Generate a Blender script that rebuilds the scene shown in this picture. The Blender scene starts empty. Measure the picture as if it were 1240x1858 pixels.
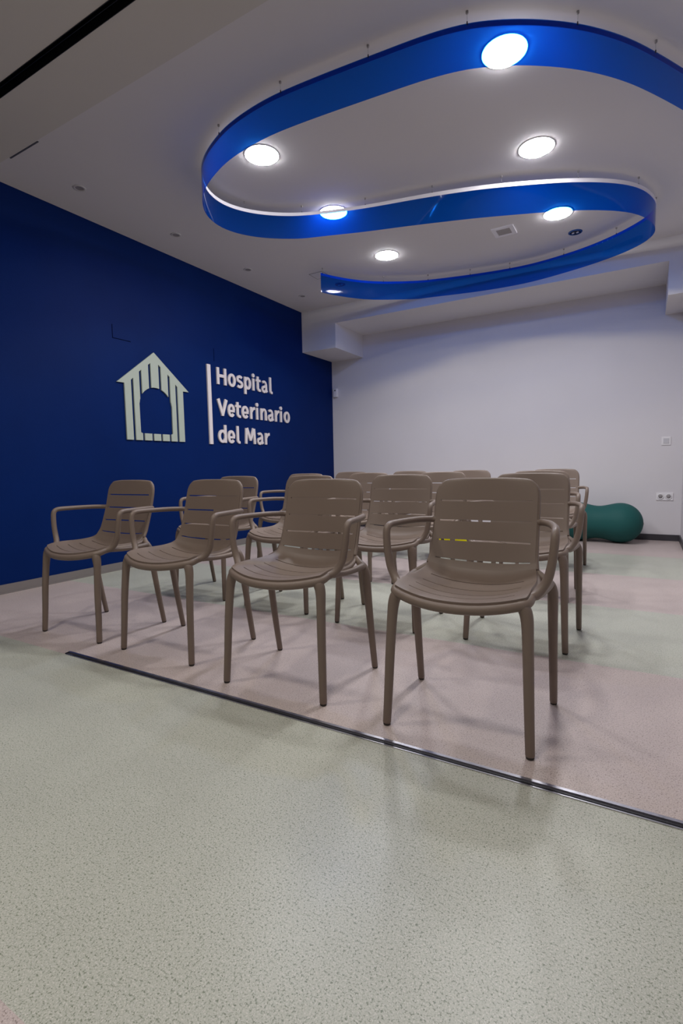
import bpy, bmesh, math, random
from mathutils import Vector, Matrix

S = bpy.context.scene
COL = S.collection

# ------------------------------------------------------------------ camera
IMG_W, IMG_H = 1240, 1858
F_PX, YAW, PITCH, ROLL = 928.525, 0.5325, -0.08731, -0.0197
CAM_H = 0.86
def camera_axes():
    cy, sy, cp, sp = math.cos(YAW), math.sin(YAW), math.cos(PITCH), math.sin(PITCH)
    fwd = Vector((-sy*cp, cy*cp, sp)); right = Vector((cy, sy, 0)); up = right.cross(fwd)
    cr, sr = math.cos(ROLL), math.sin(ROLL)
    return right*cr + up*sr, up*cr - right*sr, -fwd
r_, u_, b_ = camera_axes()
cam_data = bpy.data.cameras.new('camera')
cam_data.sensor_fit = 'VERTICAL'
cam_data.sensor_height = 36.0
cam_data.lens = F_PX / IMG_H * 36.0
cam_data.clip_start = 0.02
cam = bpy.data.objects.new('camera', cam_data)
COL.objects.link(cam)
M = Matrix((r_, u_, b_)).transposed().to_4x4()
M.translation = Vector((0, 0, CAM_H))
cam.matrix_world = M
S.camera = cam

# ------------------------------------------------------------------ world, exposure
world = bpy.data.worlds.new('world'); S.world = world
world.use_nodes = True
world.node_tree.nodes['Background'].inputs[0].default_value = (0.02, 0.02, 0.024, 1)
world.node_tree.nodes['Background'].inputs[1].default_value = 0.5
S.view_settings.view_transform = 'Standard'
S.view_settings.look = 'None'
S.view_settings.exposure = 0.0
S.view_settings.gamma = 1.0
S.view_settings.use_curve_mapping = False
S.cycles.max_bounces = 10
S.cycles.diffuse_bounces = 6
S.cycles.glossy_bounces = 4
S.cycles.transmission_bounces = 6
S.cycles.transparent_max_bounces = 16
S.cycles.sample_clamp_indirect = 4.0
S.cycles.caustics_reflective = False
S.cycles.caustics_refractive = False
S.cycles.use_denoising = True

PANEL_POWER = 160.0        # emission strength of the lit round ceiling panels
LOBBY_POWER = 148.0        # the warmer ones in the lobby half, behind the camera
PANEL_COLOR = (0.965, 0.965, 1.0)
LOBBY_COLOR = (1.0, 0.95, 0.87)

# ------------------------------------------------------------------ helpers
def link(o, parent=None):
    COL.objects.link(o)
    if parent: o.parent = parent
    return o

def mesh_obj(name, verts, faces, mat, parent=None, smooth=False):
    me = bpy.data.meshes.new(name)
    me.from_pydata([tuple(v) for v in verts], [], faces)
    me.materials.append(mat)
    if smooth:
        me.polygons.foreach_set('use_smooth', [True]*len(me.polygons))
    me.update()
    return link(bpy.data.objects.new(name, me), parent)

def empty(name, loc=(0, 0, 0), rz=0.0):
    o = bpy.data.objects.new(name, None)
    o.empty_display_size = 0.1
    COL.objects.link(o)
    o.location = loc; o.rotation_euler = (0, 0, rz)
    return o

def tag(o, label=None, cat=None, group=None, kind=None):
    if label: o['label'] = label
    if cat: o['category'] = cat
    if group: o['group'] = group
    if kind: o['kind'] = kind
    return o

class MB:
    """collects simple solids into one mesh"""
    def __init__(s): s.v = []; s.f = []
    def add(s, v, f):
        n = len(s.v); s.v += [tuple(p) for p in v]; s.f += [tuple(i+n for i in q) for q in f]; return s
    def box(s, x0, x1, y0, y1, z0, z1):
        v = [(x, y, z) for x in (x0, x1) for y in (y0, y1) for z in (z0, z1)]
        return s.add(v, [(0,1,3,2),(4,6,7,5),(0,4,5,1),(2,3,7,6),(0,2,6,4),(1,5,7,3)])
    def build(s, name, mat, parent=None, smooth=False, bevel=0.0, seg=2):
        o = mesh_obj(name, s.v, s.f, mat, parent, smooth)
        if bevel:
            m = bmesh.new(); m.from_mesh(o.data)
            bmesh.ops.bevel(m, geom=m.edges[:], offset=bevel, segments=seg, affect='EDGES', profile=0.6)
            m.to_mesh(o.data); m.free()
        return o

def catmull(pts, n):
    out = []
    P = [Vector(p) for p in pts]
    P = [P[0]*2-P[1]] + P + [P[-1]*2-P[-2]]
    for i in range(1, len(P)-2):
        a, b, c, d = P[i-1], P[i], P[i+1], P[i+2]
        for k in range(n):
            t = k/n
            out.append(0.5*((2*b)+(c-a)*t+(2*a-5*b+4*c-d)*t*t+(3*b-a-3*c+d)*t**3))
    out.append(P[-2])
    return out

def tube(pts, radii, n=4, sides=12, squash=None):
    """swept tube with rounded ends; pts (x,y,z), radii per point"""
    C = catmull(pts, n)
    R = [v.x for v in catmull([(r, 0, 0) for r in radii], n)]
    m = len(C)
    T = []
    for i in range(m):
        a = C[max(i-1, 0)]; b = C[min(i+1, m-1)]
        T.append((b-a).normalized())
    ref = Vector((1, 0, 0)) if abs(T[0].x) < 0.8 else Vector((0, 1, 0))
    N = (ref - T[0]*ref.dot(T[0])).normalized()
    rings = []
    def ring(c, t, nn, r):
        b = t.cross(nn)
        return [c + (nn*math.cos(2*math.pi*k/sides) + b*math.sin(2*math.pi*k/sides))*r for k in range(sides)]
    frames = []
    for i in range(m):
        N = (N - T[i]*N.dot(T[i])).normalized()
        frames.append(N.copy())
    for q in (0.25, 0.7):   # rounded start
        rings.append(ring(C[0]-T[0]*R[0]*0.5*(1-q), T[0], frames[0], R[0]*math.sqrt(max(0.05, 1-(1-q)**2))))
    for i in range(m): rings.append(ring(C[i], T[i], frames[i], R[i]))
    for q in (0.7, 0.25):
        rings.append(ring(C[-1]+T[-1]*R[-1]*0.5*(1-q), T[-1], frames[-1], R[-1]*math.sqrt(max(0.05, 1-(1-q)**2))))
    v = [p for r in rings for p in r]; f = []
    for i in range(len(rings)-1):
        for k in range(sides):
            a = i*sides+k; b = i*sides+(k+1) % sides
            f.append((a, b, b+sides, a+sides))
    f.append(tuple(range(sides))[::-1]); L = (len(rings)-1)*sides
    f.append(tuple(range(L, L+sides)))
    return v, f

def lathe(profile, seg=40, center=(0, 0), closed=False):
    """profile [(r,z)] about a vertical axis"""
    v = []; f = []
    for r, z in profile:
        for k in range(seg):
            a = 2*math.pi*k/seg
            v.append((center[0]+max(r, 1e-4)*math.cos(a), center[1]+max(r, 1e-4)*math.sin(a), z))
    n = len(profile)
    for i in range(n if closed else n-1):
        j = (i+1) % n
        for k in range(seg):
            k2 = (k+1) % seg
            f.append((i*seg+k, i*seg+k2, j*seg+k2, j*seg+k))
    return v, f

# ------------------------------------------------------------------ materials
def new_mat(name):
    m = bpy.data.materials.new(name); m.use_nodes = True
    nt = m.node_tree
    return m, nt, nt.nodes['Principled BSDF']

def paint(name, col, rough=0.6, spec=0.4, bump=0.0, bscale=300.0, var=0.0, vscale=3.0, metal=0.0):
    m, nt, p = new_mat(name)
    p.inputs['Base Color'].default_value = (*col, 1)
    p.inputs['Roughness'].default_value = rough
    p.inputs['Specular IOR Level'].default_value = spec
    p.inputs['Metallic'].default_value = metal
    tc = nt.nodes.new('ShaderNodeTexCoord')
    if var:
        n = nt.nodes.new('ShaderNodeTexNoise'); n.inputs['Scale'].default_value = vscale; n.inputs['Detail'].default_value = 4
        nt.links.new(tc.outputs['Object'], n.inputs['Vector'])
        r = nt.nodes.new('ShaderNodeMapRange')
        r.inputs['From Min'].default_value = 0.3; r.inputs['From Max'].default_value = 0.7
        r.inputs['To Min'].default_value = 1-var; r.inputs['To Max'].default_value = 1+var
        nt.links.new(n.outputs['Fac'], r.inputs['Value'])
        mx = nt.nodes.new('ShaderNodeVectorMath'); mx.operation = 'SCALE'
        mx.inputs[0].default_value = col
        nt.links.new(r.outputs[0], mx.inputs['Scale'])
        nt.links.new(mx.outputs[0], p.inputs['Base Color'])
    if bump:
        n = nt.nodes.new('ShaderNodeTexNoise'); n.inputs['Scale'].default_value = bscale; n.inputs['Detail'].default_value = 3
        nt.links.new(tc.outputs['Object'], n.inputs['Vector'])
        b = nt.nodes.new('ShaderNodeBump'); b.inputs['Strength'].default_value = bump; b.inputs['Distance'].default_value = 0.002
        nt.links.new(n.outputs['Fac'], b.inputs['Height']); nt.links.new(b.outputs[0], p.inputs['Normal'])
    return m

def linoleum(name, base, dark, light):
    """speckled sheet linoleum"""
    m, nt, p = new_mat(name)
    N, L = nt.nodes.new, nt.links.new
    tc = N('ShaderNodeTexCoord')
    def noise(scale, det=2.0, rough=0.6):
        n = N('ShaderNodeTexNoise'); n.inputs['Scale'].default_value = scale
        n.inputs['Detail'].default_value = det; n.inputs['Roughness'].default_value = rough
        L(tc.outputs['Object'], n.inputs['Vector']); return n.outputs['Fac']
    def ramp(src, lo, hi):
        r = N('ShaderNodeMapRange'); r.interpolation_type = 'SMOOTHSTEP'
        r.inputs['From Min'].default_value = lo; r.inputs['From Max'].default_value = hi
        L(src, r.inputs['Value']); return r.outputs[0]
    def mix(fac, a, b):
        x = N('ShaderNodeMix'); x.data_type = 'RGBA'
        L(fac, x.inputs['Factor'])
        for s, c in ((6, a), (7, b)):
            if isinstance(c, tuple): x.inputs[s].default_value = (*c, 1)
            else: L(c, x.inputs[s])
        return x.outputs[2]
    c = mix(ramp(noise(2.2, 3), 0.35, 0.7), base, tuple(0.93*q for q in base))
    c = mix(ramp(noise(330), 0.50, 0.66), c, light)
    c = mix(ramp(noise(300, 3), 0.52, 0.66), c, tuple(0.35*a+0.65*b for a, b in zip(base, dark)))
    c = mix(ramp(noise(205, 2), 0.57, 0.66), c, dark)
    L(c, p.inputs['Base Color'])
    sm = noise(1.7, 4)
    rr = N('ShaderNodeMapRange'); rr.inputs['To Min'].default_value = 0.34; rr.inputs['To Max'].default_value = 0.46
    rr.inputs['From Min'].default_value = 0.35; rr.inputs['From Max'].default_value = 0.65
    L(sm, rr.inputs['Value']); L(rr.outputs[0], p.inputs['Roughness'])
    p.inputs['Specular IOR Level'].default_value = 0.45
    b = N('ShaderNodeBump'); b.inputs['Strength'].default_value = 0.25; b.inputs['Distance'].default_value = 0.001
    L(noise(60, 3), b.inputs['Height']); L(b.outputs[0], p.inputs['Normal'])
    return m

def emitter(name, col, strength):
    m, nt, p = new_mat(name)
    p.inputs['Base Color'].default_value = (0.8, 0.8, 0.8, 1)
    p.inputs['Emission Color'].default_value = (*col, 1)
    p.inputs['Emission Strength'].default_value = strength
    return m

def acrylic(name, tint, glow, trans=0.6):
    """clear coloured acrylic sheet: tinted see-through, a little scatter, glossy skin"""
    m, nt, p = new_mat(name)
    N, L = nt.nodes.new, nt.links.new
    nt.nodes.remove(p)
    out = nt.nodes['Material Output']
    tr = N('ShaderNodeBsdfTransparent'); tr.inputs[0].default_value = (*tint, 1)
    tl = N('ShaderNodeBsdfTranslucent'); tl.inputs[0].default_value = (*glow, 1)
    df = N('ShaderNodeBsdfDiffuse'); df.inputs[0].default_value = (*glow, 1)
    gl = N('ShaderNodeBsdfGlossy'); gl.inputs['Roughness'].default_value = 0.04
    a = N('ShaderNodeMixShader'); a.inputs[0].default_value = 0.5; L(tl.outputs[0], a.inputs[1]); L(df.outputs[0], a.inputs[2])
    b = N('ShaderNodeMixShader'); b.inputs[0].default_value = trans; L(a.outputs[0], b.inputs[1]); L(tr.outputs[0], b.inputs[2])
    fr = N('ShaderNodeFresnel')      # the sheet is not refracting, so its far skin must use the same index as the near one
    geo = N('ShaderNodeNewGeometry'); mr = N('ShaderNodeMapRange')
    mr.inputs['To Min'].default_value = 1.3; mr.inputs['To Max'].default_value = 1/1.3
    L(geo.outputs['Backfacing'], mr.inputs['Value']); L(mr.outputs[0], fr.inputs[0])
    c = N('ShaderNodeMixShader'); L(fr.outputs[0], c.inputs[0]); L(b.outputs[0], c.inputs[1]); L(gl.outputs[0], c.inputs[2])
    L(c.outputs[0], out.inputs['Surface'])
    return m

MT = dict(
    white_wall=paint('white_wall_paint', (0.66, 0.635, 0.66), 0.75, 0.3, 0.15, 220, 0.02, 1.5),
    lobby_wall=paint('lobby_wall_paint', (0.16, 0.16, 0.17), 0.7, 0.3),
    ceiling=paint('ceiling_paint', (0.675, 0.65, 0.655), 0.8, 0.25, 0.08, 180, 0.015, 1.2),
    ceiling_warm=paint('ceiling_warm_tone', (0.61, 0.58, 0.535), 0.8, 0.25, 0.08, 180, 0.015, 1.2),  # warmer and slightly darker tone than the main ceiling, up to the step
    blue_wall=paint('navy_wall_paint', (0.0015, 0.015, 0.100), 0.5, 0.06, 0.25, 160, 0.06, 2.0),
    pink_lino=linoleum('pink_linoleum', (0.505, 0.42, 0.395), (0.25, 0.20, 0.18), (0.60, 0.515, 0.49)),
    green_lino=linoleum('green_linoleum', (0.445, 0.450, 0.382), (0.18, 0.205, 0.145), (0.58, 0.56, 0.505)),
    slab=paint('floor_slab', (0.2, 0.2, 0.19), 0.8),
    base_grey=paint('grey_baseboard', (0.19, 0.17, 0.165), 0.4, 0.4),
    base_dark=paint('charcoal_baseboard', (0.045, 0.042, 0.05), 0.45, 0.4),
    chair=paint('taupe_plastic', (0.185, 0.139, 0.112), 0.46, 0.35, 0.12, 500),
    glide=paint('dark_glide', (0.03, 0.025, 0.022), 0.6),
    black=paint('black_plastic', (0.008, 0.008, 0.01), 0.5),
    dark_metal=paint('dark_metal', (0.05, 0.05, 0.055), 0.35, 0.5, metal=0.8),
    steel=paint('brushed_steel', (0.55, 0.54, 0.58), 0.28, 0.5, metal=1.0, var=0.15, vscale=25),
    recess=paint('recess_dark', (0.018, 0.015, 0.02), 0.7),
    white_plastic=paint('white_plastic', (0.78, 0.76, 0.78), 0.35, 0.5),
    white_sign=paint('white_sign_pvc', (0.72, 0.66, 0.66), 0.5, 0.4),
    sage=paint('sage_sign_pvc', (0.40, 0.45, 0.385), 0.5, 0.4),
    acrylic=acrylic('blue_acrylic', (0.10, 0.445, 0.88), (0.0, 0.06, 0.40), 0.86),
    rail=paint('white_rail', (0.85, 0.82, 0.86), 0.4, 0.5),
    panel=emitter('lit_panel', PANEL_COLOR, PANEL_POWER),
    lobby_panel=emitter('lit_lobby_panel', LOBBY_COLOR, LOBBY_POWER),
    teal=paint('teal_rubber', (0.014, 0.088, 0.084), 0.62, 0.2, 0.05, 90),
    yellow=paint('yellow_foam', (1.0, 0.95, 0.0), 0.6, 0.3, 0.2, 200),
    blue_ring=paint('blue_ring', (0.01, 0.05, 0.20), 0.4),
    slot=paint('slot_grey', (0.075, 0.08, 0.10), 0.5),
    grey=paint('grey_plastic', (0.28, 0.26, 0.265), 0.5),
    socket_grey=paint('pale_grey_plastic', (0.55, 0.54, 0.57), 0.4),
    spot_trim=paint('spotlight_trim', (0.55, 0.53, 0.52), 0.5),
    vent_grey=paint('vent_grey', (0.42, 0.40, 0.41), 0.6),
    gap=paint('dark_blue_gap', (0.0004, 0.001, 0.006), 0.9, 0.0),
    track_bed=paint('dull_track_bed', (0.06, 0.058, 0.07), 0.45, metal=0.3),
    wire=paint('steel_wire', (0.35, 0.35, 0.36), 0.4, metal=0.6),
)

# ------------------------------------------------------------------ structure
XL, XR, YB, YF, ZC = -3.946, 1.15, 6.5, -4.6, 2.903
GY0, GY1 = 1.583, 1.642           # ceiling groove of the folding partition
STEP_Y, BEAM_Y = 1.948, 5.755
SX0, SX1 = -3.43, 0.158           # recess between the two dropped blocks

def struct(o): o['kind'] = 'structure'; return o
floor = struct(MB().box(XL-.1, XR+.1, YF-.1, YB+.1, -0.12, -0.004).build('floor', MT['slab']))
edges = [0.3695+0.9975*k for k in range(-5, 7)]
ys = [YF] + [e for e in edges if YF+0.05 < e < YB-0.2] + [YB]
STRIP_Y0, STRIP_Y1 = 1.367, 1.394
k0 = 0
for a, b in zip(ys[:-1], ys[1:]):
    k = round(((a if a > YF else b-0.9975) - 0.3695)/0.9975)
    m = MT['green_lino'] if k % 2 == 0 else MT['pink_lino']
    o = MB().box(XL, XR, a, b, -0.004, 0.0).build('floor_strip', m, floor)

wl = struct(MB().box(XL-.1, XL, YF-.1, YB+.1, 0, ZC+.3).build('wall_left', MT['blue_wall']))
wb = struct(MB().box(XL, XR, YB, YB+.1, 0, ZC+.3).build('wall_back', MT['white_wall']))
wr = struct(MB().box(XR, XR+.1, YF-.1, YB+.1, 0, ZC+.3).build('wall_right', MT['white_wall']))
wf = struct(MB().box(XL, XR, YF-.1, YF, 0, ZC+.3).build('wall_front', MT['lobby_wall']))
pier = struct(MB().box(0.364, XR, BEAM_Y+.02, YB, 0, 2.385).build('wall_pier', MT['white_wall']))

ceil = struct(MB().box(XL, XR, STEP_Y, YB, ZC, ZC+.2).build('ceiling', MT['ceiling']))
MB().box(XL, XR, GY1, STEP_Y, ZC-.004, ZC+.2).build('ceiling_panel', MT['ceiling_warm'], ceil)
MB().box(XL, XR, YF, GY0, ZC-.004, ZC+.2).build('ceiling_panel', MT['ceiling_warm'], ceil)
MB().box(XL, XR, GY0, GY1, ZC+.06, ZC+.2).build('ceiling_panel', MT['recess'], ceil)

struct(MB().box(SX0, SX1, BEAM_Y, YB, 2.69, ZC).build('trim_1', MT['ceiling']))
struct(MB().box(XL, SX0, BEAM_Y, YB, 2.385, ZC).build('trim_2', MT['ceiling']))
struct(MB().box(SX1, XR, BEAM_Y, YB, 2.385, ZC).build('trim_3', MT['ceiling']))

def skirting(name, x0, x1, y0, y1, mat):
    return struct(MB().box(x0, x1, y0, y1, 0.0, 0.066).build(name, mat))
bl = skirting('baseboard_left', XL, XL+0.012, YF, YB, MT['base_grey'])
MB().box(XL+0.012, XL+0.020, YF, YB-.01, 0.0, 0.009).build('cove_edge', MT['base_grey'], bl)
skirting('baseboard_back', XL+0.02, 0.364, YB-0.012, YB, MT['base_dark'])
skirting('baseboard_right', 0.352, 0.364, BEAM_Y+.02, YB-0.012, MT['base_dark'])

# ------------------------------------------------------------------ partition tracks
t = tag(empty('ceiling_track', (0, 0, ZC)), 'black double channel track of a folding partition recessed in the ceiling', 'track')
def tp(x0, x1, y0, y1, z0, z1, name, mat):
    MB().box(x0, x1, y0, y1, z0-ZC, z1-ZC).build(name, mat, t)
ym = GY0 + 0.024
tp(XL, XR, GY0, GY0+.002, ZC-.006, ZC+.055, 'channel_wall', MT['black'])
tp(XL, XR, GY1-.003, GY1, ZC-.008, ZC+.055, 'channel_wall', MT['dark_metal'])
tp(XL, XR, ym, ym+.002, ZC+.002, ZC+.055, 'center_rib', MT['dark_metal'])
tp(XL, XR, GY0+.002, GY1-.003, ZC+.055, ZC+.059, 'channel_top', MT['black'])

g = tag(empty('floor_track', (0, 0, 0)), 'thin steel floor track along the edge between green and pink flooring', 'track')
X0 = -2.350
MB().box(X0, XR, STRIP_Y0, STRIP_Y1, 0.0, 0.0015).build('track_bed', MT['track_bed'], g)
MB().box(X0, XR, STRIP_Y1-0.011, STRIP_Y1, 0.0015, 0.006).build('rear_lip', MT['steel'], g)
MB().box(X0+.05, XR, STRIP_Y0+.006, STRIP_Y0+.010, 0.0015, 0.003).build('guide_rail', MT['dark_metal'], g)
MB().box(X0, X0+.006, STRIP_Y0, STRIP_Y1-0.011, 0.0015, 0.005).build('end_cap', MT['dark_metal'], g)
MB().box(X0+.006, XR, STRIP_Y0-.002, STRIP_Y0+.0015, 0.0, 0.0025).build('front_lip', MT['steel'], g)

# ------------------------------------------------------------------ ceiling lights
def round_light(name, x, y, label, mat, group, proto=[None]):
    t = tag(empty(name, (x, y, ZC)), label, 'ceiling light', group)
    v, f = lathe([(0.1, 0.004), (0.1145, 0.0), (0.1145, -0.002), (0.111, -0.004), (0.106, -0.004)], 48)
    mesh_obj('bezel', v, f, MT['white_plastic'], t, True)
    v, f = lathe([(0.0, -0.0125), (0.06, -0.0115), (0.09, -0.0095), (0.104, -0.007), (0.1085, -0.004), (0.1085, 0.0)], 48)
    mesh_obj('diffuser', v, f, mat, t, True)
    return t
GL = 'round lit ceiling panel lights'
for x, y, lab in (
    (-2.205, 2.806, 'round lit ceiling light inside the left bend of the blue ribbon'),
    (-2.203, 3.704, 'round lit ceiling light shining through the middle run of the blue ribbon'),
    (-0.650, 2.787, 'large round lit ceiling light seen through the near run of the blue ribbon'),
    (-0.653, 3.695, 'round lit ceiling light in the open ceiling between near and middle ribbon runs'),
    (-0.659, 4.715, 'round lit ceiling light just above the square ceiling vent'),
    (-2.204, 4.702, 'small far round lit ceiling light between middle run and free ribbon end')):
    round_light('ceiling_light', x, y, lab, MT['panel'], GL)
for x, y in ((-2.2, 0.62), (-0.65, 0.62), (-2.2, -1.9), (-0.65, -1.9)):
    round_light('ceiling_light', x, y, 'round warm ceiling light in the lobby behind the camera', MT['lobby_panel'], 'lobby ceiling lights')

# small unlit recessed spots beside the blue wall
def small_spot(x, y, label):
    t = tag(empty('recessed_spotlight', (x, y, ZC)), label, 'spotlight', 'small unlit recessed spotlights along the blue wall')
    v, f = lathe([(0.028, 0.0), (0.044, 0.0), (0.044, -0.003), (0.036, -0.005), (0.028, -0.004)], 32, closed=True)
    mesh_obj('trim_ring', v, f, MT['spot_trim'], t, True)
    v, f = lathe([(0.0, -0.0012), (0.018, -0.0012), (0.029, -0.0035)], 32)
    mesh_obj('lamp_face', v, f, MT['grey'], t, True)
for (x, y), w in zip(((-3.562, 2.409), (-3.562, 3.297), (-3.560, 4.240), (-3.560, 5.221)),
                     ('nearest the camera', 'second from the camera', 'third from the camera', 'farthest, near the beam')):
    small_spot(x, y, 'small unlit recessed spotlight beside the blue wall, ' + w)

# thin dark slot
tag(MB().box(-3.60, -3.28, 1.955, 1.964, ZC-.003, ZC).build('slot_diffuser', MT['slot']),
    'thin dark slot line in the ceiling near the blue wall', 'slot')

# square vent
t = tag(empty('ceiling_vent', (-1.11, 4.795, ZC)), 'small square white ceiling vent with grey grille', 'vent')
fr = MB()
for a in ((-.093, .093, -.093, -.058), (-.093, .093, .058, .093), (-.093, -.058, -.058, .058), (.058, .093, -.058, .058)):
    fr.box(a[0], a[1], a[2], a[3], -.010, 0)
fr.build('vent_frame', MT['white_plastic'], t)
MB().box(-.058, .058, -.058, .058, -.0015, 0).build('backing', MT['vent_grey'], t)
for k in range(6):
    y = -.048 + k*.0192
    MB().add([(-.058, y-.006, -.002), (.058, y-.006, -.002), (.058, y+.007, -.008), (-.058, y+.007, -.008),
              (-.058, y-.006, -.0035), (.058, y-.006, -.0035), (.058, y+.007, -.0095), (-.058, y+.007, -.0095)],
             [(0,1,2,3), (7,6,5,4), (0,4,5,1), (2,6,7,3), (1,5,6,2), (0,3,7,4)]).build('slat', MT['vent_grey'], t)

# dark twin spots with a blue ring
def ring_spot(x, y, label):
    t = tag(empty('ring_spotlight', (x, y, ZC)), label, 'spotlight', 'dark ceiling spotlights with blue ring')
    v, f = lathe([(0.042, 0.0), (0.058, 0.0), (0.058, -0.005), (0.052, -0.008), (0.042, -0.006)], 36, closed=True)
    mesh_obj('ring', v, f, MT['blue_ring'], t, True)
    v, f = lathe([(0.0, -0.002), (0.043, -0.002), (0.043, 0.0)], 36)
    mesh_obj('housing', v, f, MT['black'], t, True)
    for dx in (-.018, .018):
        v, f = lathe([(0.0, -0.013), (0.010, -0.012), (0.014, -0.008), (0.014, -0.002)], 20, (dx, 0))
        mesh_obj('lamp', v, f, MT['steel'], t, True)
ring_spot(-0.576, 5.173, 'dark round ceiling spotlight with blue ring beside the square vent')
ring_spot(-2.985, 5.135, 'dark round ceiling spotlight seen through the free end of the ribbon')

# access hatch in the ceiling by the ribbon's free end
t = tag(empty('ceiling_hatch', (-3.03, 4.78, ZC)), 'flush square access hatch in the ceiling at the free end of the ribbon', 'hatch')
h = MB()
for a in ((-.083, .083, -.083, -.080), (-.083, .083, .080, .083), (-.083, -.080, -.08, .08), (.080, .083, -.08, .08)):
    h.box(a[0], a[1], a[2], a[3], -.0015, 0)
h.build('hatch_gap', MT['recess'], t)
MB().box(-.078, .078, -.078, .078, -.0018, 0).build('hatch_door', MT['ceiling'], t)

# ------------------------------------------------------------------ blue acrylic ribbon
RP = [(1.0, 4.72), (.84, 4.60), (.67, 4.38), (.51, 4.10), (.36, 3.80), (.235, 3.52), (.12, 3.31), (-.007, 3.105), (-.092, 2.978), (-.173, 2.876),
 (-.252, 2.790), (-.33, 2.716), (-.447, 2.623), (-.564, 2.548), (-.685, 2.486), (-.80, 2.448), (-.95, 2.420), (-1.14, 2.402), (-1.41, 2.376),
 (-1.68, 2.357), (-1.83, 2.358), (-1.98, 2.374), (-2.13, 2.402), (-2.265, 2.449), (-2.40, 2.508), (-2.52, 2.582), (-2.62, 2.672), (-2.70, 2.780),
 (-2.745, 2.890), (-2.757, 3.0), (-2.735, 3.11), (-2.675, 3.223), (-2.59, 3.320), (-2.49, 3.405), (-2.36, 3.483), (-2.21, 3.548), (-2.03, 3.610),
 (-1.84, 3.662), (-1.6, 3.712), (-1.4, 3.757), (-1.12, 3.832), (-.86, 3.932), (-.61, 4.045), (-.45, 4.132), (-.295, 4.235), (-.17, 4.345),
 (-.08, 4.460), (-.02, 4.590), (.02, 4.730), (.035, 4.870), (.008, 4.985), (-.05, 5.085), (-.145, 5.185), (-.25, 5.275), (-.42, 5.388), (-.63, 5.480),
 (-.94, 5.562), (-1.21, 5.575), (-1.62, 5.520), (-2.03, 5.420), (-2.15, 5.375), (-2.31, 5.292), (-2.475, 5.190), (-2.62, 5.068), (-2.715, 4.955),
 (-2.80, 4.830), (-2.87, 4.695), (-2.905, 4.605)]
RZ0, RZ1 = 2.657, 2.850
path = catmull([(x, y, 0) for x, y in RP], 4)
for _ in range(6):
    path = [path[0]] + [(path[i-1]+path[i]*2+path[i+1])/4 for i in range(1, len(path)-1)] + [path[-1]]
# the band hangs with a slight lean that changes along its length: lower edge shifted to the left of the run
LEAN = {(-2.49, 3.405): -.005, (-2.21, 3.548): -.018, (-2.03, 3.610): -.012, (-1.84, 3.662): 0.0, (-1.6, 3.712): .018, (-1.4, 3.757): .038, (-1.12, 3.832): .055,
        (-.86, 3.932): .058, (-.61, 4.045): .052, (-.45, 4.132): .042, (-.295, 4.235): .036, (-.17, 4.345): .028, (-.08, 4.460): .018, (-.02, 4.590): .008,
        (.02, 4.730): 0.0, (-.145, 5.185): .005, (-.25, 5.275): .02, (-.42, 5.388): .045, (-.63, 5.480): .06, (-.94, 5.562): .055, (-1.21, 5.575): .045, (-1.62, 5.520): .03,
        (-2.03, 5.420): .035, (-2.31, 5.292): .015, (-2.475, 5.190): .005}
lean = catmull([(LEAN.get(p, 0.0), 0, 0) for p in RP], 4)
lean = [q.x for q in lean]
for _ in range(6): lean = [lean[0]] + [(lean[i-1]+lean[i]*2+lean[i+1])/4 for i in range(1, len(lean)-1)] + [lean[-1]]
def right_normal(i):
    a = path[max(i-1, 0)]; b = path[min(i+1, len(path)-1)]
    d = (b-a).normalized(); return Vector((d.y, -d.x, 0))
def sweep_band(o0, o1, z0, z1, name, mat, parent, i0=0, i1=None):
    i1 = i1 or len(path)
    v = []; f = []
    for i in range(i0, i1):
        n = right_normal(i); p = path[i]
        sh = lambda z: n*(-lean[i]*(RZ1-z)/(RZ1-RZ0)) + Vector((0, 0, z))
        v += [(p+n*o0) + sh(z0), (p+n*o1) + sh(z0), (p+n*o1) + sh(z1), (p+n*o0) + sh(z1)]
    n = i1-i0
    for i in range(n-1):
        for k in range(4):
            a = i*4+k; b = i*4+(k+1) % 4
            f.append((a, b, b+4, a+4))
    f += [(3, 2, 1, 0), tuple(range(4*n-4, 4*n))]
    o = mesh_obj(name, v, f, mat, parent, False)
    m = bmesh.new(); m.from_mesh(o.data); bmesh.ops.recalc_face_normals(m, faces=m.faces[:])
    for q in m.faces: q.smooth = abs(q.normal.z) < 0.5
    for e in m.edges:
        if len(e.link_faces) == 2 and e.link_faces[0].normal.dot(e.link_faces[1].normal) < 0.6: e.smooth = False
    m.to_mesh(o.data); m.free()
    return o
rib = tag(empty('hanging_ribbon', (0, 0, 0)), 'glossy translucent blue acrylic ribbon in an S curve hung under the ceiling', 'ceiling ribbon')
sweep_band(-.002, .002, RZ0, RZ1, 'acrylic_band', MT['acrylic'], rib)
sweep_band(.0025, .006, RZ1-.023, RZ1+.001, 'top_rail', MT['rail'], rib)
STUDS = [(-1.211, 2.36), (-1.714, 2.376), (-2.216, 2.429), (-2.334, 3.469), (-1.855, 3.599), (-1.368, 3.738), (-.725, 2.454), (-.308, 2.716),
 (.004, 3.103), (-.439, 4.105), (-.071, 4.435), (-.897, 3.905), (-.263, 5.297), (-.734, 5.461), (-1.223, 5.536), (-2.63, 2.73), (-2.70, 3.20),
 (-2.86, 4.62), (-2.46, 5.19), (-2.03, 5.40), (-1.64, 5.50), (.03, 4.86), (.30, 3.68), (.62, 4.30)]
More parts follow.
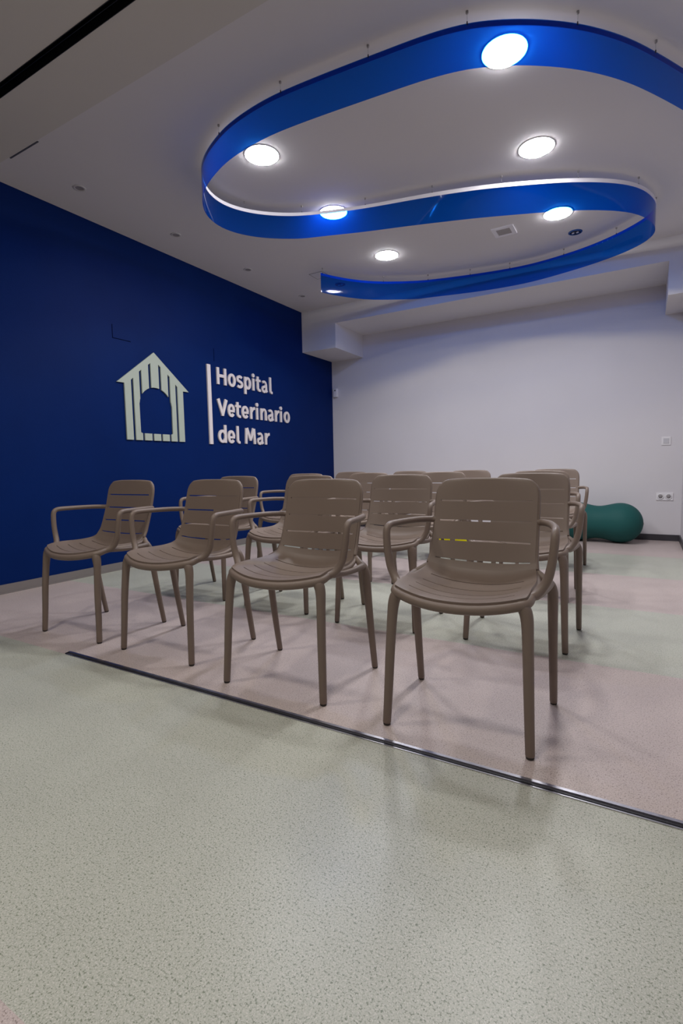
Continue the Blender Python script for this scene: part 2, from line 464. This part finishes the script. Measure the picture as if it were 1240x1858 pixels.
for sx, sy in STUDS:
    i = min(range(len(path)), key=lambda q: (path[q].x-sx)**2+(path[q].y-sy)**2)
    p = path[i]
    v, f = tube([(p.x, p.y, ZC), (p.x, p.y, (ZC+RZ1)/2), (p.x, p.y, RZ1)], [.0009]*3, 1, 6)
    w = mesh_obj('suspension_wire', v, f, MT['wire'], rib, True)
    v, f = lathe([(0.0, ZC-.012), (.005, ZC-.012), (.0065, ZC-.009), (.0065, ZC)], 14, (p.x, p.y))
    mesh_obj('ceiling_stud', v, f, MT['grey'], w, True)
    v, f = lathe([(0.0, RZ1+.009), (.003, RZ1+.009), (.0032, RZ1-.004), (0.0, RZ1-.004)], 10, (p.x, p.y))
    mesh_obj('clamp', v, f, MT['dark_metal'], w, True)

# ------------------------------------------------------------------ sign on the blue wall
def wall_prism(outline, x0, x1):
    """outline [(y,z)] extruded from x0 to x1"""
    m = bmesh.new()
    vs = [m.verts.new((x0, y, z)) for y, z in outline]
    fc = m.faces.new(vs)
    r = bmesh.ops.extrude_face_region(m, geom=[fc])
    bmesh.ops.translate(m, verts=[q for q in r['geom'] if isinstance(q, bmesh.types.BMVert)], vec=(x1-x0, 0, 0))
    bmesh.ops.recalc_face_normals(m, faces=m.faces[:])
    me = bpy.data.meshes.new('sign'); m.to_mesh(me); m.free()
    return me
XA, XB = XL+.002, XL+.015
house = tag(empty('kennel_emblem', (XL, 3.306, 1.14)), 'sage green dog kennel emblem of vertical boards on the blue wall', 'wall sign')
def hpiece(name, outline, lab=None):
    me = wall_prism([(y-3.306, z-1.14) for y, z in outline], XA-XL, XB-XL); me.name = name
    me.materials.append(MT['sage'])
    return link(bpy.data.objects.new(name, me), house)
c = 3.306
apex, eave_z, roof_hw, body_hw = 1.950, 1.634, 0.406, 0.332
zroof = lambda d: apex-(apex-eave_z)*abs(d)/roof_hw
def arch(d):       # bottom edge of the boards above the doorway
    R = 0.184
    return 1.460 + math.sqrt(max(0.0, R*R - min(abs(d), R)**2)) * 0.92
right = [(0, apex), (roof_hw, eave_z), (body_hw, eave_z), (body_hw, 1.141), (0.263, 1.141), (0.263, 1.668), (0.238, 1.690),
         (0.238, 1.141), (0.164, 1.141), (0.164, 1.203), (0.184, 1.212), (0.186, 1.470)]
for q in (0.183, 0.179, 0.174): right.append((q, arch(q)))
right += [(0.174, 1.752), (0.148, 1.772), (0.148, arch(0.148)), (0.125, arch(0.125)), (0.095, arch(0.095)), (0.071, arch(0.071)), (0.071, 1.827), (0.044, 1.848),
          (0.044, arch(0.044)), (0.02, arch(0.02))]
full = [(c+y, z) for y, z in right] + [(c-y, z) for y, z in right[:0:-1]]
hpiece('kennel_front', full)
for a, b in ((-.142, -.061), (-.040, .040), (.061, .142)):
    hpiece('threshold_board', [(c+a, 1.141), (c+b, 1.141), (c+b, 1.204), (c+a, 1.204)])

tag(MB().box(XL+.0, XL+.017, 3.978, 4.027, 1.130, 1.956).build('sign_divider', MT['white_sign'], None, bevel=.001),
    'tall thin white upright bar between kennel emblem and lettering', 'wall sign')

def arcpts(cx, cz, rx, rz, a0, a1, n=14):
    return [(cx+rx*math.cos(math.radians(a0+(a1-a0)*k/n)), cz+rz*math.sin(math.radians(a0+(a1-a0)*k/n))) for k in range(n+1)]
def stroke(m, pts, w, depth, closed=False):
    """one thick pen stroke as a solid bar following pts"""
    P = [Vector((p[0], p[1])) for p in pts]; n = len(P)
    W = w if isinstance(w, (list, tuple)) else [w]*n
    Lf, Rt = [], []
    for i in range(n):
        if closed: a, b = P[i-1], P[(i+1) % n]
        else: a, b = P[max(i-1, 0)], P[min(i+1, n-1)]
        d1 = (P[i]-a); d2 = (b-P[i])
        d1 = d1.normalized() if d1.length else d2.normalized()
        d2 = d2.normalized() if d2.length else d1
        t = (d1+d2).normalized(); nn = Vector((-t.y, t.x))
        k = 1/max(.5, nn.dot(Vector((-d1.y, d1.x))))
        Lf.append(P[i]+nn*W[i]/2*k); Rt.append(P[i]-nn*W[i]/2*k)
    v = []; f = []
    for i in range(n):
        for q in (Lf[i], Rt[i]):
            v += [(depth[0], q.x, q.y), (depth[1], q.x, q.y)]
    seg = n if closed else n-1
    for i in range(seg):
        a = 4*i; b = 4*((i+1) % n)
        f += [(a+1, a+3, b+3, b+1), (a, b, b+2, a+2), (a, a+1, b+1, b), (a+2, b+2, b+3, a+3)]
    if not closed: f += [(0, 2, 3, 1), (4*n-4, 4*n-3, 4*n-1, 4*n-2)]
    m.add(v, f)
ST, TH, CAP, XH, ASC = .0350, .0275, .177, .137, .192     # stem, thin stroke, heights
def glyph(ch, y0, y1, parent):
    W = y1-y0; m = MB(); D = (0.0015, 0.0165)
    def s(pts, w=ST, closed=False):       # each stroke a hair proud of the last, so faces never coincide
        k = len(m.f) and .00035*(1+s.n); s.n += 1
        stroke(m, [(y0+x, z) for x, z in pts], w, (D[0]-k*.3, D[1]+k), closed)
    s.n = 0
    h = ST/2; xr = XH-TH/2
    if ch == 'H': s([(h, 0), (h, CAP)]); s([(W-h, 0), (W-h, CAP)]); s([(h, CAP*.52), (W-h, CAP*.52)], .031)
    elif ch == 'V': s([(.018, CAP), (W/2, .012)], [.040, .034]); s([(W-.018, CAP), (W/2, .012)], [.040, .034]); s([(W/2-.017, .012), (W/2+.017, .012)], .024)
    elif ch == 'M':
        s([(.020, 0), (.031, CAP)], [.034, .036]); s([(W-.020, 0), (W-.031, CAP)], [.034, .036])
        s([(.038, CAP), (W/2, .040)], [.040, .030]); s([(W-.038, CAP), (W/2, .040)], [.040, .030])
    elif ch == 'o':
        pts = arcpts(W/2, XH/2, W/2-h, XH/2+.003-TH/2, 0, 360, 32)[:-1]
        s(pts, [TH+(ST-TH)*abs(math.cos(2*math.pi*k/32)) for k in range(32)], True)
    elif ch == 'e':
        pts = [(W-h*.8, XH*.50)] + arcpts(W/2, XH/2, W/2-h, XH/2+.003-TH/2, 12, 322, 30)
        s(pts, [TH]+[TH+(ST-TH)*abs(math.cos(math.radians(12+310*k/30))) for k in range(31)])
        s([(h, XH*.46), (W-.006, XH*.46)], .024)
    elif ch == 's':
        c = W/2; rx = W/2-.013; r1 = XH*.265
        pts = arcpts(c+.002, XH+.002-TH/2-r1*.78, rx*.95, r1*.78, 32, 215, 14) + arcpts(c-.002, TH/2-.002+r1*.78, rx, r1*.80, 60, -142, 16)
        s(pts, .0305)
    elif ch in 'pd':
        if ch == 'p': s([(h, -.056), (h, XH)]); cx, a0, a1 = W*.50, -150, 150
        else: s([(W-h, 0), (W-h, ASC)]); cx, a0, a1 = W*.50, 30, 330
        pts = arcpts(cx, XH/2, W/2-h, XH/2+.002-TH/2, a0, a1, 26)
        s(pts, [TH+(ST-TH)*abs(math.cos(math.radians(a0+(a1-a0)*k/26))) for k in range(27)])
    elif ch == 'i':
        c = W/2; s([(c, 0), (c, XH)])
        r = .0225; s(arcpts(c, .171, r/2, r/2, 0, 360, 16)[:-1], r, True)
    elif ch == 'l': s([(h, ASC), (h, .042)] + arcpts(h+.030, .034, .030, .034-TH/2+.003, 190, 285, 8), [ST, ST]+[ST-(ST-.027)*k/8 for k in range(9)])
    elif ch == 't':
        x = W*.40; s([(x, .170), (x, .042)] + arcpts(x+.036, .040, .036, .040-TH/2+.002, 185, 290, 9), [ST, ST]+[ST-(ST-.028)*k/9 for k in range(10)])
        s([(.0, XH-.013), (W-.004, XH-.013)], .026)
    elif ch in 'rn':
        s([(h, 0), (h, XH)])
        if ch == 'r': s([(h, XH*.62)] + arcpts(W+.004, XH*.50, W-h-.006, XH*.5-TH/2+.003, 160, 92, 8), [.024]+[.026+.006*k/8 for k in range(9)])
        else: s([(h, XH*.60)] + arcpts(W/2+.004, XH*.60, W/2-h-.004, XH*.40-TH/2+.003, 150, 0, 12) + [(W-h, 0)], [.024]+[TH+.006*abs(math.cos(math.radians(150-150*k/12))) for k in range(13)]+[ST])
    elif ch == 'a':
        x = W-h-.008
        s(arcpts(x-W*.33, XH*.66, W*.33, XH*.34-TH/2+.003, 140, 0, 12) + [(x, .030), (x+.014, .006)], [.027]*12+[.032, ST, ST, .026])
        rb = .040; cxb = h+W*.20
        s([(x, XH*.565)] + arcpts(cxb+.006, rb-.004, W*.20+.006, rb-TH/2+.003, 90, 300, 16) + [(x, .030)], .0275)
    return m.build('letter', MT['white_sign'], parent)
def word(text, spans, base, label):
    p = tag(empty('sign_lettering', (XL, spans[0][0], base)), label, 'wall sign', 'lines of raised white lettering')
    for ch, (a, b) in zip(text, spans):
        glyph(ch, a-spans[0][0]+.002, b-spans[0][0]-.002, p)
word('Hospital', [(4.118, 4.266), (4.287, 4.413), (4.423, 4.534), (4.552, 4.672), (4.690, 4.738), (4.757, 4.849), (4.858, 4.975), (5.010, 5.070)], 1.769,
     'raised white lettering reading Hospital, top line on the blue wall')
word('Veterinario', [(4.106, 4.268), (4.266, 4.383), (4.388, 4.486), (4.492, 4.616), (4.638, 4.725), (4.740, 4.790), (4.824, 4.945), (4.962, 5.078), (5.105, 5.187), (5.203, 5.252), (5.286, 5.414)], 1.438,
     'raised white lettering reading Veterinario, middle line on the blue wall')
word('delMar', [(4.106, 4.237), (4.250, 4.371), (4.396, 4.456), (4.532, 4.729), (4.746, 4.868), (4.895, 4.984)], 1.150,
     'raised white lettering reading del Mar, bottom line on the blue wall')

# flush wall hatches: only two edges of each gap catch the eye
def wall_hatch(y0, z0, w, hgt, label, bottom=True):
    t = tag(empty('wall_hatch', (XL, y0, z0)), label, 'hatch')
    MB().box(0, .0016, 0, .005, 0, hgt).build('hatch_gap', MT['gap'], t)
    if bottom: MB().box(0, .0016, .005, w, 0, .005).build('hatch_gap', MT['gap'], t)
    MB().box(0, .0010, .005, w, .005, hgt).build('hatch_door', MT['blue_wall'], t)
wall_hatch(2.891, 2.001, .182, .116, 'flush blue hatch with a dark L shaped gap above the kennel emblem')
wall_hatch(4.098, 2.005, .10, .13, 'faint flush blue hatch edge above the start of the lettering', False)

# ------------------------------------------------------------------ things on the back wall
t = tag(empty('motion_sensor', (-3.874, YB, 1.934)), 'small white motion sensor in the upper corner by the blue wall', 'sensor')
MB().box(-.032, .032, -.045, 0, -.062, .062).build('housing', MT['white_plastic'], t, bevel=.012)
v, f = lathe([(0, -.006), (.008, -.005), (.010, 0)], 16)
mesh_obj('lens', [(x, -.046+z, .032+y) for x, y, z in v], f, MT['black'], t, True)

t = tag(empty('light_switch', (0.206, YB, 1.072)), 'square white wall switch near the right corner of the white wall', 'switch')
MB().box(-.042, .042, -.009, 0, -.044, .044).build('plate', MT['white_plastic'], t, bevel=.002)
MB().box(-.026, .026, -.014, -.009, -.027, .027).build('rocker', MT['socket_grey'], t, bevel=.0015)

t = tag(empty('wall_socket', (0.209, YB, 0.478)), 'double round white wall socket low on the white wall', 'socket')
MB().box(-.078, .078, -.009, 0, -.041, .041).build('plate', MT['white_plastic'], t, bevel=.002)
for dx in (-.037, .037):
    v, f = lathe([(.029, -.009), (.031, -.013), (.024, -.0135), (.022, -.0095), (0, -.0095)], 28)
    s = mesh_obj('socket_ring', [(dx+x, z, y) for x, y, z in v], f, MT['white_plastic'], t, True)
    v, f = lathe([(0, -.0115), (.0195, -.0115), (.0195, -.0096)], 24)
    mesh_obj('socket_well', [(dx+x, z, y) for x, y, z in v], f, MT['grey'], s, True)

# ------------------------------------------------------------------ exercise balls
def peanut():
    prof = []
    n = 56; R = 0.212; half = 0.215; neck = 0.176
    # radius along the axis of a peanut ball
    for k in range(n+1):
        s = -1 + 2*k/n
        x = (half+R)*math.sin(s*math.pi/2)
        d = abs(x)-half
        r = math.sqrt(max(0.0, R*R-d*d)) if d > -R*0.62 else 0
        w = abs(x)/half
        waist = neck + (R-neck)*(0.5-0.5*math.cos(math.pi*min(1, w)))
        r = r if d >= 0 else waist
        prof.append((r, x))
    v, f = lathe(prof, 56)
    return v, f
v, f = peanut()
ball = mesh_obj('peanut_ball', [(z, y, x) for x, y, z in v], f, MT['teal'], None, True)
ball.location = (-0.405, 6.195, 0.2115)
ball.rotation_euler = (0, 0, math.radians(-4))
tag(ball, 'teal peanut shaped exercise ball lying on the floor against the white wall', 'exercise ball')
p_v, p_f = lathe([(0, -.0005), (.010, -.0005), (.011, .002), (.006, .004), (0, .004)], 16)
mesh_obj('valve', [( .427+z, y, x) for x, y, z in p_v], p_f, MT['grey'], ball, True)

t = tag(empty('foam_roller', (-1.785, 5.50, 0.0)), 'yellow foam roller on the floor behind the last row of chairs', 'foam roller')
v, f = lathe([(.0, -.175), (.062, -.175), (.068, -.17), (.070, -.16), (.070, .16), (.068, .17), (.062, .175), (0, .175)], 36)
mesh_obj('roller', [(z, y, x+.070) for x, y, z in v], f, MT['yellow'], t, True)
for sgn in (-1, 1):
    v, f = lathe([(0, .1755*sgn), (.03, .1755*sgn), (.032, .178*sgn), (0, .178*sgn)], 24)
    mesh_obj('end_disc', [(z, y, x+.070) for x, y, z in v], f, MT['black'], t, True)

# ------------------------------------------------------------------ chairs
def lerp_table(tab, t):
    if t <= tab[0][0]: return tab[0][1:]
    for a, b in zip(tab[:-1], tab[1:]):
        if t <= b[0]:
            k = (t-a[0])/(b[0]-a[0]); return tuple(x+(y-x)*k for x, y in zip(a[1:], b[1:]))
    return tab[-1][1:]

# centre and side profiles of the one-piece shell, from the top of the back to the front nose
CEN = [(.226, .802), (.214, .724), (.200, .650), (.184, .578), (.170, .520), (.158, .485), (.136, .456), (.100, .440), (.050, .431), (0, .428),
       (-.06, .429), (-.12, .434), (-.17, .440), (-.205, .443), (-.224, .4425)]
SID = [(.232, .800), (.214, .724), (.196, .650), (.172, .578), (.153, .528), (.138, .502), (.116, .484), (.088, .476), (.045, .472), (-.005, .472),
       (-.050, .474), (-.095, .4745), (-.130, .4725), (-.155, .468), (-.168, .4645)]
HW = [.183, .185, .186, .187, .189, .192, .198, .203, .209, .212, .213, .213, .213, .211, .207]
NSUB = 4
cen = catmull([(0, y, z) for y, z in CEN], NSUB)
sid = catmull([(0, y, z) for y, z in SID], NSUB)
hws = [v.x for v in catmull([(w, 0, 0) for w in HW], NSUB)]
NV = len(cen)
arc = [0.0]
for i in range(1, NV): arc.append(arc[-1]+(cen[i]-cen[i-1]).length)
def shell_point(u, s):
    """u in -1..1 across, s = arc length from the top"""
    s = min(max(s, 0), arc[-1])
    i = 0
    while i < NV-2 and arc[i+1] < s: i += 1
    k = (s-arc[i])/(arc[i+1]-arc[i])
    C = cen[i].lerp(cen[i+1], k); D = sid[i].lerp(sid[i+1], k); w = hws[i]+(hws[i+1]-hws[i])*k
    R = .056
    if s < R: w = w-R+math.sqrt(max(0, R*R-(R-s)**2))
    q = arc[-1]-s
    return Vector((u*w, C.y+(D.y-C.y)*abs(u)**2.2, C.z+(D.z-C.z)*abs(u)**2.2))
def arc_at_z(z): # on the back
    for i in range(NV-1):
        if cen[i].z >= z >= cen[i+1].z and i < NV*0.45:
            return arc[i]+(arc[i+1]-arc[i])*(cen[i].z-z)/(cen[i].z-cen[i+1].z)
def arc_at_y(y):
    for i in range(int(NV*.4), NV-1):
        if cen[i].y >= y >= cen[i+1].y:
            return arc[i]+(arc[i+1]-arc[i])*(cen[i].y-y)/(cen[i].y-cen[i+1].y)
def shell(s_list, u_list, slots, thick=.007):
    """closed sheet with real slots; slots: list of (s0,s1,u0,u1)"""
    S_, U_ = s_list, u_list
    P = [[shell_point(u, s) for u in U_] for s in S_]
    ns, nu = len(S_), len(U_)
    def nrm(i, j):
        ds, du = 1e-3, 1e-2
        a = shell_point(U_[j], S_[i]+ds)-shell_point(U_[j], S_[i]-ds)
        u0, u1 = max(-1, U_[j]-du), min(1, U_[j]+du)
        sm = max(S_[i], .004)
        b = shell_point(u1, sm)-shell_point(u0, sm)
        n = b.cross(a)
        return n.normalized() if n.length > 1e-9 else Vector((0, -1, 0))
    v = []; idx = {}
    for side in (0, 1):
        for i in range(ns):
            for j in range(nu):
                n = nrm(i, j)
                idx[(side, i, j)] = len(v)
                v.append(P[i][j] - n*(thick if side else 0))
    def hole(i, j):
        sm = (S_[i]+S_[i+1])/2; um = (U_[j]+U_[j+1])/2
        return any(a < sm < b and c < um < d for a, b, c, d in slots)
    f = []; keep = {(i, j) for i in range(ns-1) for j in range(nu-1) if not hole(i, j)}
    for i, j in keep:
        q = lambda sd, a, b: idx[(sd, a, b)]
        f.append((q(0, i, j), q(0, i+1, j), q(0, i+1, j+1), q(0, i, j+1)))
        f.append((q(1, i, j), q(1, i, j+1), q(1, i+1, j+1), q(1, i+1, j)))
        for (di, dj, a, b) in ((0, -1, (i, j), (i+1, j)), (0, 1, (i+1, j+1), (i, j+1)), (-1, 0, (i, j+1), (i, j)), (1, 0, (i+1, j), (i+1, j+1))):
            if (i+di, j+dj) not in keep:
                f.append((q(0, *b), q(0, *a), q(1, *a), q(1, *b)))
    return v, f
def finish(o, ang=50):
    m = bmesh.new(); m.from_mesh(o.data)
    bmesh.ops.delete(m, geom=[x for x in m.verts if not x.link_faces], context='VERTS')
    bmesh.ops.recalc_face_normals(m, faces=m.faces[:])
    for q in m.faces: q.smooth = True
    for e in m.edges:
        if len(e.link_faces) == 2 and e.link_faces[0].normal.angle(e.link_faces[1].normal, 0) > math.radians(ang): e.smooth = False
    m.to_mesh(o.data); m.free()
    return o
def spread(pts, step):
    out = []
    for a, b in zip(pts[:-1], pts[1:]):
        n = max(1, math.ceil((b-a)/step - 1e-6))
        out += [a+(b-a)*k/n for k in range(n)]
    return out+[pts[-1]]

S_JOIN = arc_at_z(.474)
def make_chair():
    root = empty('armchair')
    mt = MT['chair']
    # backrest
    bs = [arc_at_z(z) for z in (.724, .650, .577, .503)]
    U0 = .905
    slots = [(s-.0033, s+.0033, -U0, U0) for s in bs]
    sl = sorted([0, .001, .003, .006, .011, .017, .025, .035, .048, .062] + [x for s in bs for x in (s-.0033, s+.0033)] + [S_JOIN])
    ul = spread([-1, -.96, -U0, 0, U0, .96, 1], .14)
    v, f = shell(spread(sl, .024), ul, slots)
    finish(mesh_obj('backrest', v, f, mt, root))
    # seat
    qs = [arc_at_y(y) for y in (.075, -.005, -.085, -.163)]
    U1 = .80
    slots = [(s-.0029, s+.0029, -U1, U1) for s in qs]
    sl = sorted([S_JOIN, arc[-1]] + [x for s in qs for x in (s-.0029, s+.0029)])
    v, f = shell(spread(sl, .018), spread([-1, -.96, -U1, 0, U1, .96, 1], .14), slots)
    seat = finish(mesh_obj('seat', v, f, mt, root))
    v, f = lathe([(0, .0), (.0045, .0), (.0045, .0015), (0, .0015)], 12, (0.0, .090))
    mesh_obj('drain_hole', [(x, y, .4374+z+(y-.09)*.18) for x, y, z in v], f, MT['glide'], seat)
    # rolled rim round the whole shell
    rim = []
    for s in spread([.0, S_JOIN], .022): rim.append((shell_point(-1, s), s))
    top = [shell_point(u, 0) for u in (-.75, -.25, .25, .75)]
    left_down = [shell_point(-1, s) for s in (.004, .014, .03, .062, .12, .18, .24, .29, S_JOIN)]
    right_down = [shell_point(1, s) for s in (.004, .014, .03, .062, .12, .18, .24, .29, S_JOIN)]
    off = Vector((0, .004, 0))
    pts = [p+off for p in left_down[::-1]] + [p+off for p in top] + [p+off for p in right_down]
    rr = [.0085]*len(pts)
    v, f = tube(pts, rr, 3, 10); mesh_obj('back_rim', v, f, mt, root, True)
    L = arc[-1]
    ss = [S_JOIN, S_JOIN+.03, arc_at_y(.06), arc_at_y(0), arc_at_y(-.06), arc_at_y(-.12), arc_at_y(-.17), L-.016]
    off = Vector((0, .004, -.0105))
    foff = Vector((0, -.0005, -.0152))
    front = [shell_point(u, L) + foff for u in (-.97, -.86, -.70, -.50, -.26, 0, .26, .50, .70, .86, .97)]
    sr = [.009, .010, .0115, .012, .0125, .013, .014, .0150]
    so = [Vector((0, .003, -r-.0002)) for r in sr]
    pts = [shell_point(-1, s)+o for s, o in zip(ss, so)] + front + [shell_point(1, s)+o for s, o in zip(ss[::-1], so[::-1])]
    rr = sr + [.0155]*11
    rr = rr + rr[:8][::-1]
    v, f = tube(pts, rr, 4, 12); mesh_obj('seat_rim', v, f, mt, root, True)
    for sg in (-1, 1):
        # arm: leaves the back, runs forward and outward, turns down and sweeps into the seat rim
        pts = [(.184, .203, .652), (.206, .190, .653), (.232, .135, .656), (.252, .065, .657), (.266, -.005, .657), (.271, -.052, .6555), (.2725, -.071, .648),
               (.2725, -.080, .631), (.2695, -.084, .590), (.264, -.086, .550), (.256, -.087, .515), (.242, -.092, .487), (.226, -.105, .467), (.206, -.130, .457)]
        rr = [.0125, .0122, .012, .0118, .012, .0122, .0125, .0128, .013, .0132, .0138, .0142, .0145, .014]
        v, f = tube([(sg*x, y, z) for x, y, z in pts], rr, 4, 12)
        mesh_obj('armrest', v, f, mt, root, True)
        # side rail from the arm foot back to the knee of the rear leg
        pts = [(.226, -.105, .462), (.231, -.05, .456), (.236, .02, .453), (.240, .080, .455), (.240, .110, .456)]
        v, f = tube([(sg*x, y, z) for x, y, z in pts], [.0125, .0115, .0115, .013, .014], 3, 10)
        mesh_obj('side_rail', v, f, mt, root, True)
        # front leg
        pts = [(.184, -.174, .449), (.2005, -.171, .437), (.2095, -.173, .410), (.2135, -.178, .36), (.218, -.187, .25), (.2225, -.1935, .12), (.227, -.20, .010)]
        v, f = tube([(sg*x, y, z) for x, y, z in pts], [.0160, .0195, .0188, .0170, .016, .0148, .0138], 4, 12)
        leg = mesh_obj('leg', v, f, mt, root, True)
        v, f = lathe([(0, 0), (.010, 0), (.0125, .003), (.0125, .009), (0, .009)], 12, (sg*.227, -.20))
        mesh_obj('foot_glide', v, f, MT['glide'], leg, True)
        # rear leg with its knee
        pts = [(.196, .138, .486), (.219, .125, .468), (.238, .122, .452), (.2465, .128, .425), (.2475, .134, .385), (.2475, .147, .30), (.248, .170, .16), (.2485, .198, .010)]
        v, f = tube([(sg*x, y, z) for x, y, z in pts], [.011, .014, .0165, .0175, .0172, .0160, .0145, .0130], 4, 12)
        leg = mesh_obj('leg', v, f, mt, root, True)
        v, f = lathe([(0, 0), (.0095, 0), (.012, .003), (.012, .009), (0, .009)], 12, (sg*.2486, .199))
        mesh_obj('foot_glide', v, f, MT['glide'], leg, True)
    return root

def copy_tree(o, parent=None):
    n = o.copy(); COL.objects.link(n); n.parent = parent
    for ch in list(o.children): copy_tree(ch, n)
    return n

chair0 = make_chair()
ROW = ['front row', 'second row', 'third row', 'back row']
PL = ['next to the blue wall', 'second from the blue wall', 'third from the blue wall', 'farthest from the blue wall']
POS = [
    [(-2.572, 1.732, 2.0), (-1.926, 1.745, 0.8), (-1.211, 1.695, 1.8), (-0.495, 1.694, 1.9)],
    [(-2.578, 2.650, 0.3), (-1.920, 2.630, 1.2), (-1.229, 2.592, 3.2), (-0.509, 2.634, 0.6)],
    [(-2.590, 3.560, 1.0), (-1.966, 3.565, -0.8), (-1.331, 3.567, 0.5), (-0.615, 3.560, 1.0)],
    [(-2.640, 4.480, 0.8), (-1.980, 4.478, 0.0), (-1.385, 4.485, -0.6), (-0.645, 4.485, 1.0)],
]
first = True
for ri, row in enumerate(POS):
    for ci, (x, y, a) in enumerate(row):
        c_ = chair0 if first else copy_tree(chair0)
        first = False
        c_.location = (x, y, 0.0); c_.rotation_euler = (0, 0, math.radians(a))
        tag(c_, 'taupe slotted plastic armchair, %s, %s' % (ROW[ri], PL[ci]), 'chair', 'taupe armchairs set out in four rows')
